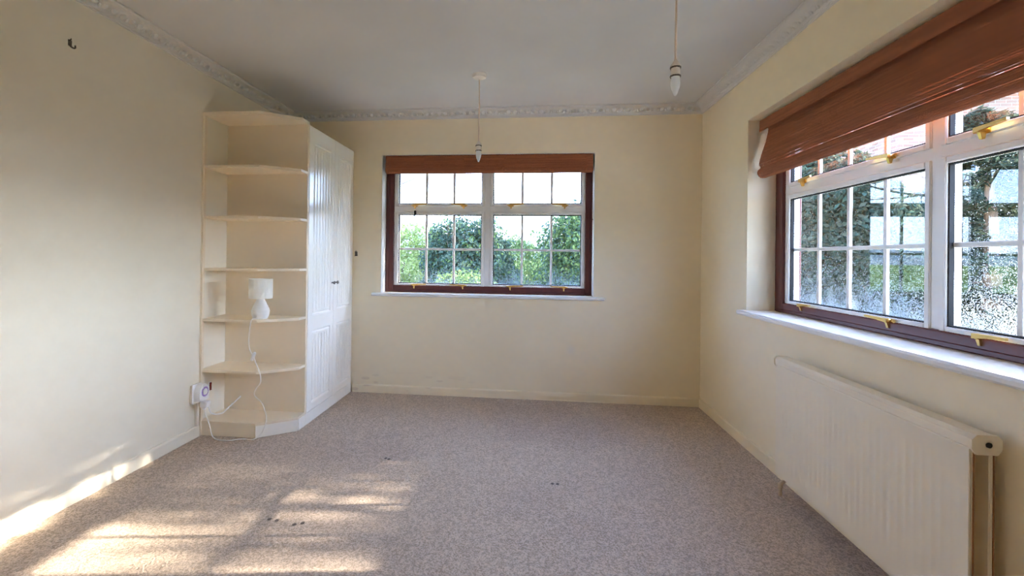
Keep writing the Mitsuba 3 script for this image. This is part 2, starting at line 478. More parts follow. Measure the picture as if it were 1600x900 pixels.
ZL, ZT = (0.920, 1.512), (1.606, 1.885)
w1 = window('window_1', to_back, RB, (-1.180, 0.466, 0.893, 1.950), [(-1.130, -0.408), (-0.310, 0.424)], ZL, ZT, 3, 0.118,
            [[(-0.985, 1), (-0.562, -1)], [(-0.160, 1), (0.285, -1)]], 'white window in a dark red timber frame in the far wall', [(2500, 0.06, 1.0), (3500, 0.06, 1.0)])
w2 = window('window_2', to_right, RR, (0.883, 3.000, 0.893, 1.950), [(0.943, 1.895), (1.988, 2.940)], ZL, ZT, 4, 0.163,
            [[(1.745, -1), (1.10, 1)], [(2.785, -1), (2.150, 1)]], 'wide white window in a dark red timber frame in the right wall',
            [(24000, 0.11, 1.0), (15000, 0.08, 0.9)])
tag(obj('sill', box(RB[0] - 0.075, RB[1] + 0.085, YB - 0.030, YB + 0.13, RB[2] - 0.028, RB[2], 0.008), 'm_sill', w1), label='white painted window board')
tag(obj('sill', box(XR - 0.045, XR + 0.17, RR[0] - 0.07, RR[1] + 0.045, RR[2] - 0.028, RR[2], 0.008), 'm_sill', w2), label='white painted window board')
tag(obj('catch', cat([box(-0.990, -0.972, YB + 0.095, YB + 0.108, 1.512, 1.545, 0.003), tube([(-0.981, YB + 0.10, 1.515), (-0.99, YB + 0.092, 1.492)], 0.005, 8)]), 'm_black', w1), label='small black catch')


# ------------------------------------------------------------------ roman blinds of thin cane reeds
def reeds(path, u0, u1, rng, pitch=0.0046, gaps=(), r=0.0021):
    """Thin canes laid side by side along a path in (d, z), each running in u."""
    P = np.asarray(path, float)
    s = np.r_[0, np.cumsum(np.linalg.norm(np.diff(P, axis=0), axis=1))]
    out, L = [], s[-1]
    nu = 14
    us = np.linspace(u0, u1, nu)
    an = np.arange(6) * math.pi / 3
    pos = 0.0
    gi = 0
    while pos < L:
        d = np.interp(pos, s, P[:, 0])
        z = np.interp(pos, s, P[:, 1])
        wob = 0.00045 * np.cumsum(rng.normal(0, 1, nu)) / 2
        wob -= wob.mean()
        rr = r * rng.uniform(0.95, 1.12)
        V = np.stack([np.repeat(us, 6), np.tile(rr * np.cos(an), nu) + d + np.repeat(wob, 6) * 0.3, np.tile(1.06 * rr * np.sin(an), nu) + z + np.repeat(wob, 6)], -1)
        Fc = []
        for i in range(nu - 1):
            for j in range(6):
                a, b_, c, e = i * 6 + j, i * 6 + (j + 1) % 6, (i + 1) * 6 + (j + 1) % 6, (i + 1) * 6 + j
                Fc += [[a, c, b_], [a, e, c]]
        for j in range(1, 5):
            Fc += [[0, j, j + 1], [(nu - 1) * 6, (nu - 1) * 6 + j + 1, (nu - 1) * 6 + j]]
        out.append(trimesh.Trimesh(V, Fc, process=False))
        pos += pitch
        if gi < len(gaps) and pos > gaps[gi][0]:
            pos += gaps[gi][1]
            gi += 1
    return cat(out)


def blind(tf, u0, u1, path_v, path_b, path_f, head, gaps, label, seed):
    rng = np.random.default_rng(seed)
    b = thing('roman_blind', label, 'blind')
    A = lambda name, m, mat, **kw: obj(name, tf(m), mat, b, **kw)
    A('headrail', box(u0 + 0.01, u1 - 0.01, *head, 0.002), 'm_timber')
    tag(A('valance', reeds(path_v, u0, u1, rng, 0.0043), 'm_bamboo'), kind='stuff')
    tag(A('reed_panel', reeds(path_b, u0 + 0.004, u1 - 0.004, rng, 0.0045, gaps), 'm_bamboo'), kind='stuff')
    tag(A('bottom_fold', reeds(path_f, u0 + 0.002, u1 - 0.002, rng, 0.0043), 'm_bamboo'), kind='stuff')
    return b


def loop(cd, cz, rd, rz, a0, a1, n=16):
    return [(cd + rd * math.cos(math.radians(a0 + (a1 - a0) * i / n)), cz + rz * math.sin(math.radians(a0 + (a1 - a0) * i / n))) for i in range(n + 1)]


# right window: d measured from the wall face
vp = [(0.052, 2.000), (0.050, 1.932)]
bp = [(0.104, 1.985), (0.098, 1.930), (0.088, 1.880), (0.064, 1.805), (0.052, 1.760)] + loop(0.074, 1.737, 0.025, 0.021, 170, 275, 10)
fp = loop(0.074, 1.686, 0.034, 0.031, 80, 330, 20) + [(0.104, 1.690)]
rb = blind(to_right, RR[0] + 0.03, RR[1] - 0.035, vp, bp, fp, (0.075, 0.115, 1.975, 2.014), [(0.120, 0.0009), (0.150, 0.0008), (0.276, 0.0016), (0.283, 0.0016)],
           'long reddish-brown cane roman blind half drawn up over the wide right window', 4)
# far window: drawn right up
vp = [(0.006, 1.995), (0.004, 1.880)] + loop(0.016, 1.874, 0.014, 0.014, 180, 300, 6)
bp = [(0.030, 1.985), (0.030, 1.90), (0.030, 1.872)]
fp = loop(0.034, 1.872, 0.026, 0.020, 200, 360, 10) + [(0.060, 1.95)]
bb = blind(to_back, RB[0] + 0.028, RB[1] - 0.014, vp, bp, fp, (0.02, 0.06, 1.965, 2.000), [], 'folded reddish-brown cane roman blind across the top of the far window', 6)

# ------------------------------------------------------------------ wardrobe
XD = -1.487
wd = thing('wardrobe', 'tall cream fitted wardrobe with two grooved doors in the far left corner', 'wardrobe')
obj('carcass', cat([box(XL + 0.003, XD - 0.020, 3.062, 3.876, 0.085, 0.103), box(XL + 0.003, XD - 0.020, 3.062, 3.876, 2.010, 2.030, 0.001),
                    box(XL + 0.003, XL + 0.012, 3.062, 3.876, 0.103, 2.010), box(XL + 0.012, XD - 0.020, 3.862, 3.877, 0.103, 2.010)]), 'm_laminate', wd)
obj('end_panel', box(XL + 0.003, XD - 0.002, 3.046, 3.062, 0.078, 2.034, 0.0015), 'm_laminate', wd)
obj('filler_strip', box(XD - 0.022, XD - 0.006, 3.866, 3.879, 0.085, 2.032, 0.001), 'm_laminate', wd)
obj('plinth', box(-1.507, -1.489, 3.048, 3.866, 0.002, 0.078, 0.001), 'm_door_paint', wd)


def vgroove_box(y0, y1, z0, z1, w, dep):
    """A V trench along the longer of the two directions, as a cutter on the door face."""
    x = XD + 0.0005
    if z1 - z0 > y1 - y0:
        ym = (y0 + y1) / 2
        return m3.Manifold.hull_points(np.array([(x, ym - w, z0), (x, ym + w, z0), (x - dep, ym, z0 + 0.0005), (x, ym - w, z1), (x, ym + w, z1), (x - dep, ym, z1 - 0.0005)], np.float32))
    zm = (z0 + z1) / 2
    return m3.Manifold.hull_points(np.array([(x, y0, zm - w), (x, y0, zm + w), (x - dep, y0 + 0.0005, zm), (x, y1, zm - w), (x, y1, zm + w), (x - dep, y1 - 0.0005, zm)], np.float32))


def door_mesh(y0, y1):
    d = man(box(XD - 0.019, XD, y0, y1, 0.082, 2.032, 0.002))
    for (za, zb, n) in ((0.140, 0.618, 5), (0.745, 1.915, 5)):
        ya, yb = y0 + 0.072, y1 - 0.060
        for c in (vgroove_box(ya - 0.006, ya + 0.006, za, zb, 0.011, 0.010), vgroove_box(yb - 0.006, yb + 0.006, za, zb, 0.011, 0.010),
                  vgroove_box(ya - 0.008, yb + 0.008, za - 0.006, za + 0.006, 0.011, 0.010), vgroove_box(ya - 0.008, yb + 0.008, zb - 0.006, zb + 0.006, 0.011, 0.010)):
            d = d - c
        for i in range(1, n + 1):
            y = ya + (yb - ya) * i / (n + 1)
            d = d - vgroove_box(y - 0.003, y + 0.003, za + 0.022, zb - 0.022, 0.0070, 0.0080)
    return unman(d)


KN = [(0, 0), (0.007, 0), (0.006, 0.003), (0.0045, 0.006), (0.005, 0.012), (0.012, 0.016), (0.0135, 0.020), (0.012, 0.024), (0.006, 0.026), (0, 0.0265)]
for (y0, y1, ky) in ((3.064, 3.476, 3.448), (3.480, 3.862, 3.512)):
    dk = obj('door', door_mesh(y0, y1), 'm_door_paint', wd)
    k = trimesh.creation.revolve(np.array(KN), sections=20)
    k.vertices = np.c_[k.vertices[:, 2] + XD, k.vertices[:, 0] + ky, k.vertices[:, 1] + 0.945]
    tag(obj('knob', k, 'm_chrome', dk, smooth=30), label='small round metal knob')

# ------------------------------------------------------------------ corner shelf unit
su = thing('shelf_unit', 'open cream corner shelf unit with angled shelves beside the wardrobe', 'shelves')
PLAN = [(XL + 0.0165, 2.792), (-1.690, 2.792), (-1.489, 2.945), (-1.489, 3.0395), (XL + 0.001, 3.0395), (XL + 0.001, 2.807), (XL + 0.0165, 2.807)]


def inset(poly, a):
    return [(poly[0][0], poly[0][1] + a), (poly[1][0] - a * 0.3, poly[1][1] + a), (poly[2][0] - a, poly[2][1] + a * 0.3), (poly[3][0] - a, poly[3][1])] + poly[4:]


def shelf(z, t=0.016, a=0.0):
    P = inset(PLAN, a)
    b = 0.002
    m = prism(P, z - t, z, 'z')
    return m


obj('upright', box(XL + 0.001, XL + 0.016, 2.785, 2.806, 0.002, 2.030, 0.001), 'm_laminate', su)
obj('top_panel', prism([(XL + 0.001, 2.785), (-1.688, 2.785), (-1.484, 2.942), (-1.484, 3.046), (XL + 0.001, 3.046)], 2.030, 2.048, 'z'), 'm_laminate', su)
obj('back_panel', box(XL + 0.001, XD - 0.004, 3.040, 3.0455, 0.08, 2.030), 'm_laminate', su)
for z in (1.712, 1.392, 1.062, 0.740, 0.418, 0.094):
    obj('shelf', shelf(z), 'm_laminate', su)
pp = [(XL + 0.016, 2.797), (-1.692, 2.797), (-1.493, 2.949)]
obj('plinth', prism([pp[0], pp[1], (pp[1][0], pp[1][1] + 0.016), (pp[0][0], pp[0][1] + 0.016)], 0.002, 0.078, 'z'), 'm_laminate', su)
obj('plinth', prism([(pp[1][0] + 0.001, pp[1][1]), pp[2], (pp[2][0] - 0.011, pp[2][1] + 0.013), (pp[1][0] - 0.009, pp[1][1] + 0.014)], 0.002, 0.078, 'z'), 'm_door_paint', su)

obj('plinth', box(-1.506, -1.4895, 2.963, 3.0455, 0.002, 0.078, 0.0005), 'm_door_paint', su)

# ------------------------------------------------------------------ table lamp with its flex
lx, ly, lz = -1.713, 2.872, 0.741
lp = thing('table_lamp', 'small white lamp with a drum shade and teardrop ceramic base on the shelf', 'lamp')
base = [(0, 0), (0.040, 0), (0.045, 0.004), (0.050, 0.018), (0.0545, 0.036), (0.0545, 0.050), (0.050, 0.066), (0.042, 0.084), (0.032, 0.104), (0.024, 0.122), (0.020, 0.134), (0.018, 0.140), (0, 0.141)]
from scipy.interpolate import PchipInterpolator
bq = np.array(base[1:-1])
tt = np.linspace(0, 1, len(bq))
bq = np.c_[PchipInterpolator(tt, bq[:, 0])(np.linspace(0, 1, 50)), PchipInterpolator(tt, bq[:, 1])(np.linspace(0, 1, 50))]
obj('base', lathe(np.vstack([[0, 0], bq, [0, 0.141]]), 48, (lx, ly, lz)), 'm_ceramic', lp, smooth=50)
obj('lamp_holder', lathe([(0, 0), (0.014, 0), (0.014, 0.045), (0.011, 0.050), (0, 0.050)], 20, (lx, ly, lz + 0.141)), 'm_white_plastic', lp, smooth=40)
sh = [(0.0700, 0), (0.0712, 0), (0.0712, 0.124), (0.0700, 0.124)]
sm = lathe(sh + [sh[0]], 64)
spid = cat([tube([(0, 0, 0.030), (0.0705 * math.cos(a), 0.0705 * math.sin(a), 0.004)], 0.0015, 6) for a in (0.3, 2.4, 4.5)] + [lathe([(0.014, 0.026), (0.020, 0.026), (0.020, 0.030), (0.014, 0.030), (0.014, 0.026)], 24)])
shm = cat([sm, spid])
shm.apply_translation((lx, ly, lz + 0.130))
obj('lamp_shade', shm, 'm_shade', lp, smooth=40)
cord = [(lx + 0.004, ly - 0.050, lz + 0.016), (lx + 0.002, ly - 0.072, lz + 0.007), (-1.715, 2.786, 0.748), (-1.721, 2.776, 0.719), (-1.729, 2.775, 0.643), (-1.719, 2.775, 0.552), (-1.698, 2.775, 0.517), (-1.682, 2.775, 0.478),
        (-1.652, 2.775, 0.408), (-1.655, 2.778, 0.348), (-1.684, 2.780, 0.312), (-1.690, 2.778, 0.279), (-1.656, 2.775, 0.249), (-1.620, 2.775, 0.191), (-1.608, 2.778, 0.133), (-1.620, 2.778, 0.080),
        (-1.652, 2.776, 0.026), (-1.690, 2.765, 0.006), (-1.744, 2.770, 0.005), (-1.816, 2.737, 0.005), (-1.873, 2.727, 0.006), (-1.915, 2.720, 0.022), (-1.935, 2.712, 0.088), (-1.962, 2.716, 0.150), (-1.985, 2.724, 0.212)]
ck = tag(obj('power_cord', tube(smooth_path(cord, 6), 0.0030, 8), 'm_cord', lp, smooth=True), label='thin white flex')
sw = box(-0.010, 0.010, -0.008, 0.008, -0.030, 0.030, 0.006)
sw.apply_transform(trimesh.transformations.rotation_matrix(-0.38, [0, 1, 0]))
sw.apply_transform(trimesh.transformations.rotation_matrix(math.pi, [0, 0, 1]))
sw.apply_translation((-1.698, 2.773, 0.517))
obj('inline_switch', sw, 'm_white_plastic', ck)
obj('plug', cat([box(-2.000, -1.958, 2.702, 2.745, 0.205, 0.245, 0.006), box(-1.992, -1.975, 2.714, 2.734, 0.190, 0.207, 0.004)]), 'm_white_plastic', lp)

# ------------------------------------------------------------------ socket, timer, second lead, switch, hook
ws = thing('wall_socket', 'cream surface socket box behind the white timer on the left wall', 'socket')
obj('back_box', box(XL, XL + 0.016, 2.705, 2.784, 0.224, 0.338, 0.004), 'm_aged_plastic', ws)
obj('faceplate', box(XL + 0.016, XL + 0.022, 2.702, 2.784, 0.221, 0.341, 0.002), 'm_white_plastic', ws)
obj('cover_strip', box(XL, XL + 0.016, 2.752, 2.774, 0.072, 0.222, 0.002), 'm_aged_plastic', ws)
tk = thing('plug_in_timer', 'round-shouldered white timer with a purple dial in the wall socket', 'timer')
tc = (2.757, 0.292)
body = []
for a in np.linspace(0, 2 * math.pi, 24, endpoint=False):
    for x, r in ((XL + 0.022, 0.046), (XL + 0.058, 0.046), (XL + 0.064, 0.041)):
        body.append((x, tc[0] + 1.0 * r * math.cos(a), tc[1] + r * 1.05 * math.sin(a)))
for x, e in ((XL + 0.022, 0), (XL + 0.060, 0.002)):
    for (y, z) in ((2.713 + e, 0.236 + e), (2.801 - e, 0.236 + e), (2.713 + e, 0.27), (2.801 - e, 0.27)):
        body.append((x, y, z))
obj('body', hull(body), 'm_white_plastic', tk, smooth=20)


def xring(r0, r1, x0, x1, c, n=40):
    m = trimesh.creation.annulus(r_min=r0, r_max=r1, height=x1 - x0, sections=n)
    v = m.vertices
    m.vertices = np.c_[v[:, 2] + (x0 + x1) / 2, v[:, 0] + c[0], v[:, 1] + c[1]]
    if m.volume < 0:
        m.invert()
    return m


tag(obj('dial_ring', xring(0.021, 0.031, XL + 0.063, XL + 0.0655, tc), 'm_purple', tk), label='purple dial ring')
dk = trimesh.creation.cylinder(radius=0.019, height=0.005, sections=32)
dk.vertices = np.c_[dk.vertices[:, 2] + XL + 0.0665, dk.vertices[:, 0] + tc[0], dk.vertices[:, 1] + tc[1]]
obj('dial', dk, 'm_white_plastic', tk)
ld = thing('power_lead', 'short white lead drooping from the timer into the bottom shelf', 'cable')
lead = [(-1.992, 2.765, 0.220), (-1.99, 2.780, 0.172), (-1.982, 2.80, 0.140), (-1.955, 2.83, 0.131), (-1.965, 2.90, 0.128), (-1.960, 2.965, 0.150), (-1.948, 3.02, 0.178), (-1.944, 3.037, 0.186)]
obj('cord', tube(smooth_path(lead, 8), 0.0042, 8), 'm_white_plastic', ld, smooth=True)
obj('plug', box(-2.004, -1.976, 2.752, 2.778, 0.212, 0.234, 0.005), 'm_white_plastic', ld)
sr = thing('rocker_switch', 'tiny dark red rocker switch on the wall inside the shelves beside the timer', 'switch')
obj('rocker', box(XL + 0.004, XL + 0.011, 2.880, 2.896, 0.262, 0.312, 0.002), 'm_red', sr)
obj('surround', box(XL, XL + 0.004, 2.876, 2.900, 0.258, 0.316, 0.001), 'm_white_plastic', sr)

hk = thing('wall_hook', 'small dark picture hook high on the left wall', 'hook')
obj('plate', box(XL, XL + 0.003, 1.903, 1.921, 2.078, 2.106, 0.001), 'm_dark_metal', hk)
obj('hook', tube(smooth_path([(XL + 0.003, 1.912, 2.086), (XL + 0.010, 1.914, 2.072), (XL + 0.017, 1.918, 2.070), (XL + 0.020, 1.919, 2.082)], 5), 0.0035, 8), 'm_dark_metal', hk, smooth=True)
obj('nail', tube([(XL - 0.001, 1.908, 2.098), (XL + 0.016, 1.905, 2.106)], 0.0025, 8), 'm_dark_metal', hk)
cl = thing('cord_cleat', 'small dark metal cleat on the far wall beside the wardrobe', 'cleat')
obj('plate', box(-1.474, -1.450, YB - 0.004, YB, 1.148, 1.186, 0.001), 'm_dark_metal', cl)
obj('hook', tube([(-1.463, YB - 0.003, 1.160), (-1.460, YB - 0.018, 1.158), (-1.458, YB - 0.020, 1.195)], 0.004, 8), 'm_dark_metal', cl)
c2k = thing('blind_cord_hook', 'tiny dark hook on the right reveal of the far window', 'hook')
obj('plate', box(RB[1] - 0.003, RB[1], YB + 0.045, YB + 0.057, 1.435, 1.485, 0.001), 'm_dark_metal', c2k)
obj('peg', tube([(RB[1] - 0.002, YB + 0.051, 1.468), (RB[1] - 0.012, YB + 0.051, 1.472)], 0.003, 8), 'm_dark_metal', c2k)


# ------------------------------------------------------------------ bare pendant lights
def pendant(x, y, label):
    p = thing('pendant_light', label, 'pendant light', 'bare bulbs hanging from the ceiling')
    del labels[p]['group']
    obj('ceiling_rose', lathe([(0, 0), (0.010, 0), (0.018, 0.008), (0.043, 0.014), (0.047, 0.020), (0.047, 0.036), (0, 0.036)], 40, (x, y, ZC - 0.036)), 'm_aged_plastic', p, smooth=35)
    obj('flex', tube([(x, y, ZC - 0.030), (x + 0.001, y, 2.15), (x - 0.0005, y, 1.918)], 0.0042, 8), 'm_flex', p, smooth=True)
    h = obj('lamp_holder', lathe([(0, 0), (0.0165, 0), (0.0165, 0.034), (0.0195, 0.036), (0.0195, 0.044), (0.013, 0.052), (0.007, 0.066), (0, 0.067)], 32, (x, y, 1.855)), 'm_aged_plastic', p, smooth=35)
    for z in (1.856, 1.889):
        obj('ring', lathe([(0.016, 0), (0.0205, 0), (0.0205, 0.005), (0.016, 0.005), (0.016, 0)], 32, (x, y, z)), 'm_dark_metal', h, smooth=30)
    prof = [(0, -0.072), (0.003, -0.071), (0.007, -0.064), (0.012, -0.050), (0.0165, -0.034), (0.0175, -0.022), (0.0165, -0.010), (0.014, 0.001), (0, 0.0015)]
    q = np.array(prof)
    t = np.linspace(0, 1, len(q))
    q = np.c_[np.maximum(PchipInterpolator(t, q[:, 0])(np.linspace(0, 1, 36)), 0), PchipInterpolator(t, q[:, 1])(np.linspace(0, 1, 36))]
    obj('bulb', lathe(q, 32, (x, y, 1.855)), 'm_frosted_bulb', p, smooth=60)


pendant(-0.345, 3.125, 'bare candle bulb on a thin flex hanging in front of the far window')
pendant(0.552, 1.900, 'nearer bare candle bulb on a flex cut off by the top of the photo')

# ------------------------------------------------------------------ radiator
rd = thing('radiator', 'long cream double panel radiator under the right window', 'radiator')
y0, y1, rz0, rz1 = 1.475, 2.525, 0.090, 0.632


def rad_panel(xf, xb, flip):
    """A pressed steel panel with vertical flutes facing the room."""
    pitch = 0.0333
    n = int((y1 - y0 - 0.05) / pitch)
    lead_in = (y1 - y0 - n * pitch) / 2
    ys, ds = [y0, y0 + 0.002], [0.003, 0.0]
    for i in range(n):
        a = y0 + lead_in + i * pitch
        for f, dd in ((0.10, 0.0), (0.24, 0.0010), (0.42, 0.0015), (0.58, 0.0015), (0.76, 0.0010), (0.90, 0.0)):
            ys.append(a + f * pitch)
            ds.append(dd)
    ys += [y1 - 0.002, y1]
    ds += [0.0, 0.003]
    zs = [(rz0, 0.004, 0), (rz0 + 0.003, 0.0, 0), (rz0 + 0.030, 0.0, 0), (rz0 + 0.060, 0.0, 1), (rz1 - 0.060, 0.0, 1), (rz1 - 0.030, 0.0, 0), (rz1 - 0.003, 0, 0), (rz1, 0.004, 0)]
    ys, ds = np.array(ys), np.array(ds)
    s = 1 if xb > xf else -1
    V = np.vstack([np.c_[xf + s * (z[1] + ds * (z[2] if True else 0) + (ds * 0 if z[2] else np.where((ys < y0 + 0.001) | (ys > y1 - 0.001), 0.003, 0))), ys, np.full(len(ys), z[0])] for z in zs])
    m, k = len(ys), len(zs)
    Fc = []
    for i in range(k - 1):
        for j in range(m - 1):
            a, b_, c, d = i * m + j, i * m + j + 1, (i + 1) * m + j + 1, (i + 1) * m + j
            Fc += [[a, c, b_], [a, d, c]]
    front = trimesh.Trimesh(V, Fc, process=False)
    return cat([front, box(xf + s * 0.0055, xb, y0 + 0.001, y1 - 0.001, rz0 + 0.001, rz1 - 0.001, 0.001)])


XF = 1.233
obj('front_panel', rad_panel(XF, XF + 0.011, 0), 'm_radiator', rd, smooth=35)
obj('back_panel', box(XF + 0.056, XF + 0.067, y0 + 0.006, y1 - 0.006, rz0, rz1, 0.003), 'm_radiator', rd)
# convector fins
fins = [box(XF + 0.012, XF + 0.055, y, y + 0.0012, rz0 + 0.05, rz1 - 0.05) for y in np.arange(y0 + 0.09, y1 - 0.07, 0.028)]
tag(obj('convector_fins', cat(fins), 'm_radiator', rd), kind='stuff')
# rolled top rail: a faceted pipe with closed hexagonal ends, and the lower header behind the panel
hx = [(XF - 0.002, 0.636), (XF + 0.008, 0.622), (XF + 0.060, 0.622), (XF + 0.070, 0.636), (XF + 0.070, 0.660), (XF + 0.060, 0.672), (XF + 0.010, 0.672), (XF - 0.002, 0.660)]
obj('top_rail', prism(hx, y0 - 0.010, y1 + 0.004, 'y'), 'm_radiator', rd)
rim = [(XF - 0.005 + (x - XF) * 1.06, z + (z - 0.647) * 0.10) for x, z in hx]
ec = obj('end_cap', prism(rim, y0 - 0.016, y0 - 0.010, 'y'), 'm_radiator', rd)
pl = trimesh.creation.cylinder(radius=0.0075, height=0.004, sections=20)
pl.vertices = np.c_[pl.vertices[:, 0] + XF + 0.034, pl.vertices[:, 2] + y0 - 0.0175, pl.vertices[:, 1] + 0.648]
tag(obj('plug', pl, 'm_black', ec), label='dark bleed plug')
obj('end_cap', prism(rim, y1 + 0.004, y1 + 0.009, 'y'), 'm_radiator', rd)
obj('rust_edge', box(XF + 0.009, XF + 0.013, y0 - 0.0005, y0 + 0.003, rz0 + 0.01, 0.620), 'm_rad_rust', rd)
obj('rust_edge', box(XF + 0.066, XF + 0.0685, y0 + 0.0045, y0 + 0.008, rz0 + 0.01, 0.620), 'm_rad_rust', rd)
for y in (1.72, 2.28):
    obj('bracket', cat([box(XF + 0.067, XR, y - 0.018, y + 0.018, 0.50, 0.54, 0.002), box(XF + 0.067, XR, y - 0.018, y + 0.018, 0.17, 0.21, 0.002), box(XR - 0.003, XR, y - 0.02, y + 0.02, 0.14, 0.58, 0.001)]), 'm_radiator', rd)
obj('valve', cat([lathe([(0, 0), (0.008, 0), (0.008, 0.035), (0.011, 0.037), (0.011, 0.058), (0.008, 0.062), (0, 0.063)], 20, (XF + 0.002, y1 - 0.047, 0.0)),
                  tube([(XF + 0.004, y1 - 0.047, 0.060), (XF + 0.030, y1 - 0.047, 0.078), (XF + 0.034, y1 - 0.047, 0.100)], 0.009, 12)]), 'm_valve', rd, smooth=35)

# ------------------------------------------------------------------ outside: ground, hills, house
GZ = -0.35
gm = trimesh.Trimesh([(-300, -300, GZ), (300, -300, GZ), (300, 300, GZ), (-300, 300, GZ)], [[0, 1, 2], [0, 2, 3]], process=False)
struct('ground', gm, 'm_grass', 'green garden lawn outside')
struct('patio', box(XR + TH + 0.02, 5.6, -6.0, 1.4, GZ, GZ + 0.04), 'm_render', 'pale paving beside the house outside the right window')
gx, gy = np.meshgrid(np.linspace(-900, 900, 90), np.linspace(0, 260, 14))
hz = 10 + 36 * meshkit.fbm(np.c_[gx.ravel() * 0.006, np.zeros(gx.size), np.zeros(gx.size)], 4, 9).reshape(gx.shape)
hz = hz * np.clip(gy / 200, 0, 1) - 2
hv = np.c_[gx.ravel(), gy.ravel() + 520, hz.ravel() + GZ]
hf = []
for i in range(13):
    for j in range(89):
        a = i * 90 + j
        hf += [[a, a + 1, a + 91], [a, a + 91, a + 90]]
struct('hills', trimesh.Trimesh(hv, hf, process=False), 'm_hill', 'pale wooded hills on the horizon', smooth=True)

hs = thing('brick_house', 'pale brick house beyond the hedge outside the right window', 'house')
hy, hx0, hx1, he = 12.0, 8.5, 15.5, 5.4
hm = man(box(hx0, hx1, hy, hy + 4.5, GZ, he))
wins = [(9.6, 10.8, 3.2, 4.5), (12.4, 13.8, 3.2, 4.5), (12.4, 13.8, 0.7, 2.0)]
for a, b_, c, d in wins:
    hm = hm - man(box(a, b_, hy - 1, hy + 0.12, c, d))
obj('walls', unman(hm), 'm_brick', hs)
for a, b_, c, d in wins:
    wk = obj('window', cat([ring(a, b_, c, d, 0.07, hy + 0.03, hy + 0.10), box((a + b_) / 2 - 0.03, (a + b_) / 2 + 0.03, hy + 0.03, hy + 0.10, c, d)]), 'm_upvc', hs)
    obj('pane', box(a + 0.05, b_ - 0.05, hy + 0.07, hy + 0.08, c + 0.05, d - 0.05), 'm_house_glass', wk)
obj('roof', prism([(hy - 0.4, he - 0.1), (hy + 2.25, he + 1.9), (hy + 4.9, he - 0.1), (hy + 4.9, he + 0.05), (hy + 2.25, he + 2.05), (hy - 0.4, he + 0.05)], hx0 - 0.3, hx1 + 0.3, 'x'), 'm_roof', hs)
obj('gutter', tube([(hx0 - 0.3, hy - 0.45, he - 0.1), (hx1 + 0.3, hy - 0.45, he - 0.1)], 0.055, 10), 'm_upvc', hs)
obj('downpipe', tube([(11.45, hy - 0.06, GZ), (11.45, hy - 0.06, he - 0.5), (11.45, hy - 0.42, he - 0.12)], 0.04, 10), 'm_upvc', hs)


# ------------------------------------------------------------------ plants
def leaves(P, N, size, cols, rng, aspect=0.5, fold=0.25, jitter=0.7):
    """Folded leaf blades: a kite of four triangles' corners at every point P, facing about N."""
    n = len(P)
    N = N + jitter * rng.normal(size=(n, 3))
    N /= np.linalg.norm(N, axis=1, keepdims=True)
    a = rng.normal(size=(n, 3))
    L = np.cross(N, a)
    L /= np.linalg.norm(L, axis=1, keepdims=True)
    W = np.cross(N, L)
    s = size * rng.uniform(0.65, 1.3, n)[:, None]
    V = np.stack([P - L * s * 0.5, P + W * s * aspect * 0.5 + N * s * fold * 0.3, P + L * s * 0.5, P - W * s * aspect * 0.5 + N * s * fold * 0.3], 1).reshape(-1, 3)
    k = np.arange(n) * 4
    Fc = np.stack([np.c_[k, k + 1, k + 2], np.c_[k, k + 2, k + 3]], 1).reshape(-1, 3)
    c = np.asarray(cols)[rng.integers(0, len(cols), n)] * rng.uniform(0.7, 1.25, n)[:, None]
    return trimesh.Trimesh(V, Fc, process=False), np.repeat(np.clip(c, 0, 1), 4, axis=0)


def foliage(key, parts, name='foliage'):
    m = cat([p[0] for p in parts])
    c = np.vstack([p[1] for p in parts])
    return tag(obj(name, trimesh.Trimesh(m.vertices, m.faces, process=False), 'm_leaf', key, color=c), kind='stuff')


def blob_points(c, r, n, rng, seed, depth=0.35, lump=0.35, flat=0.0):
    d = rng.normal(size=(n, 3))
    d /= np.linalg.norm(d, axis=1, keepdims=True)
    rad = 1 + lump * 2 * (meshkit.fbm(d * 2.6 + seed, 3, seed) - 0.5)
    rad = rad * (1 - depth * rng.random(n) ** 1.5)
    return np.asarray(c) + d * rad[:, None] * np.asarray(r), d


def stems(c, h, n, rng, spread, r=0.02):
    out = []
    for i in range(n):
        a = rng.uniform(0, 2 * math.pi)
        q = rng.uniform(0.2, 1) * spread
        top = np.array([c[0] + q * math.cos(a), c[1] + q * math.sin(a), GZ + h * rng.uniform(0.75, 1)])
        mid = np.array([c[0] + 0.35 * q * math.cos(a), c[1] + 0.35 * q * math.sin(a), GZ + h * 0.45])
        P = smooth_path([(c[0] + 0.05 * math.cos(a), c[1] + 0.05 * math.sin(a), GZ), mid, top], 4)
        out.append(tube(P, np.linspace(r, r * 0.25, len(P)), 6))
    return cat(out)


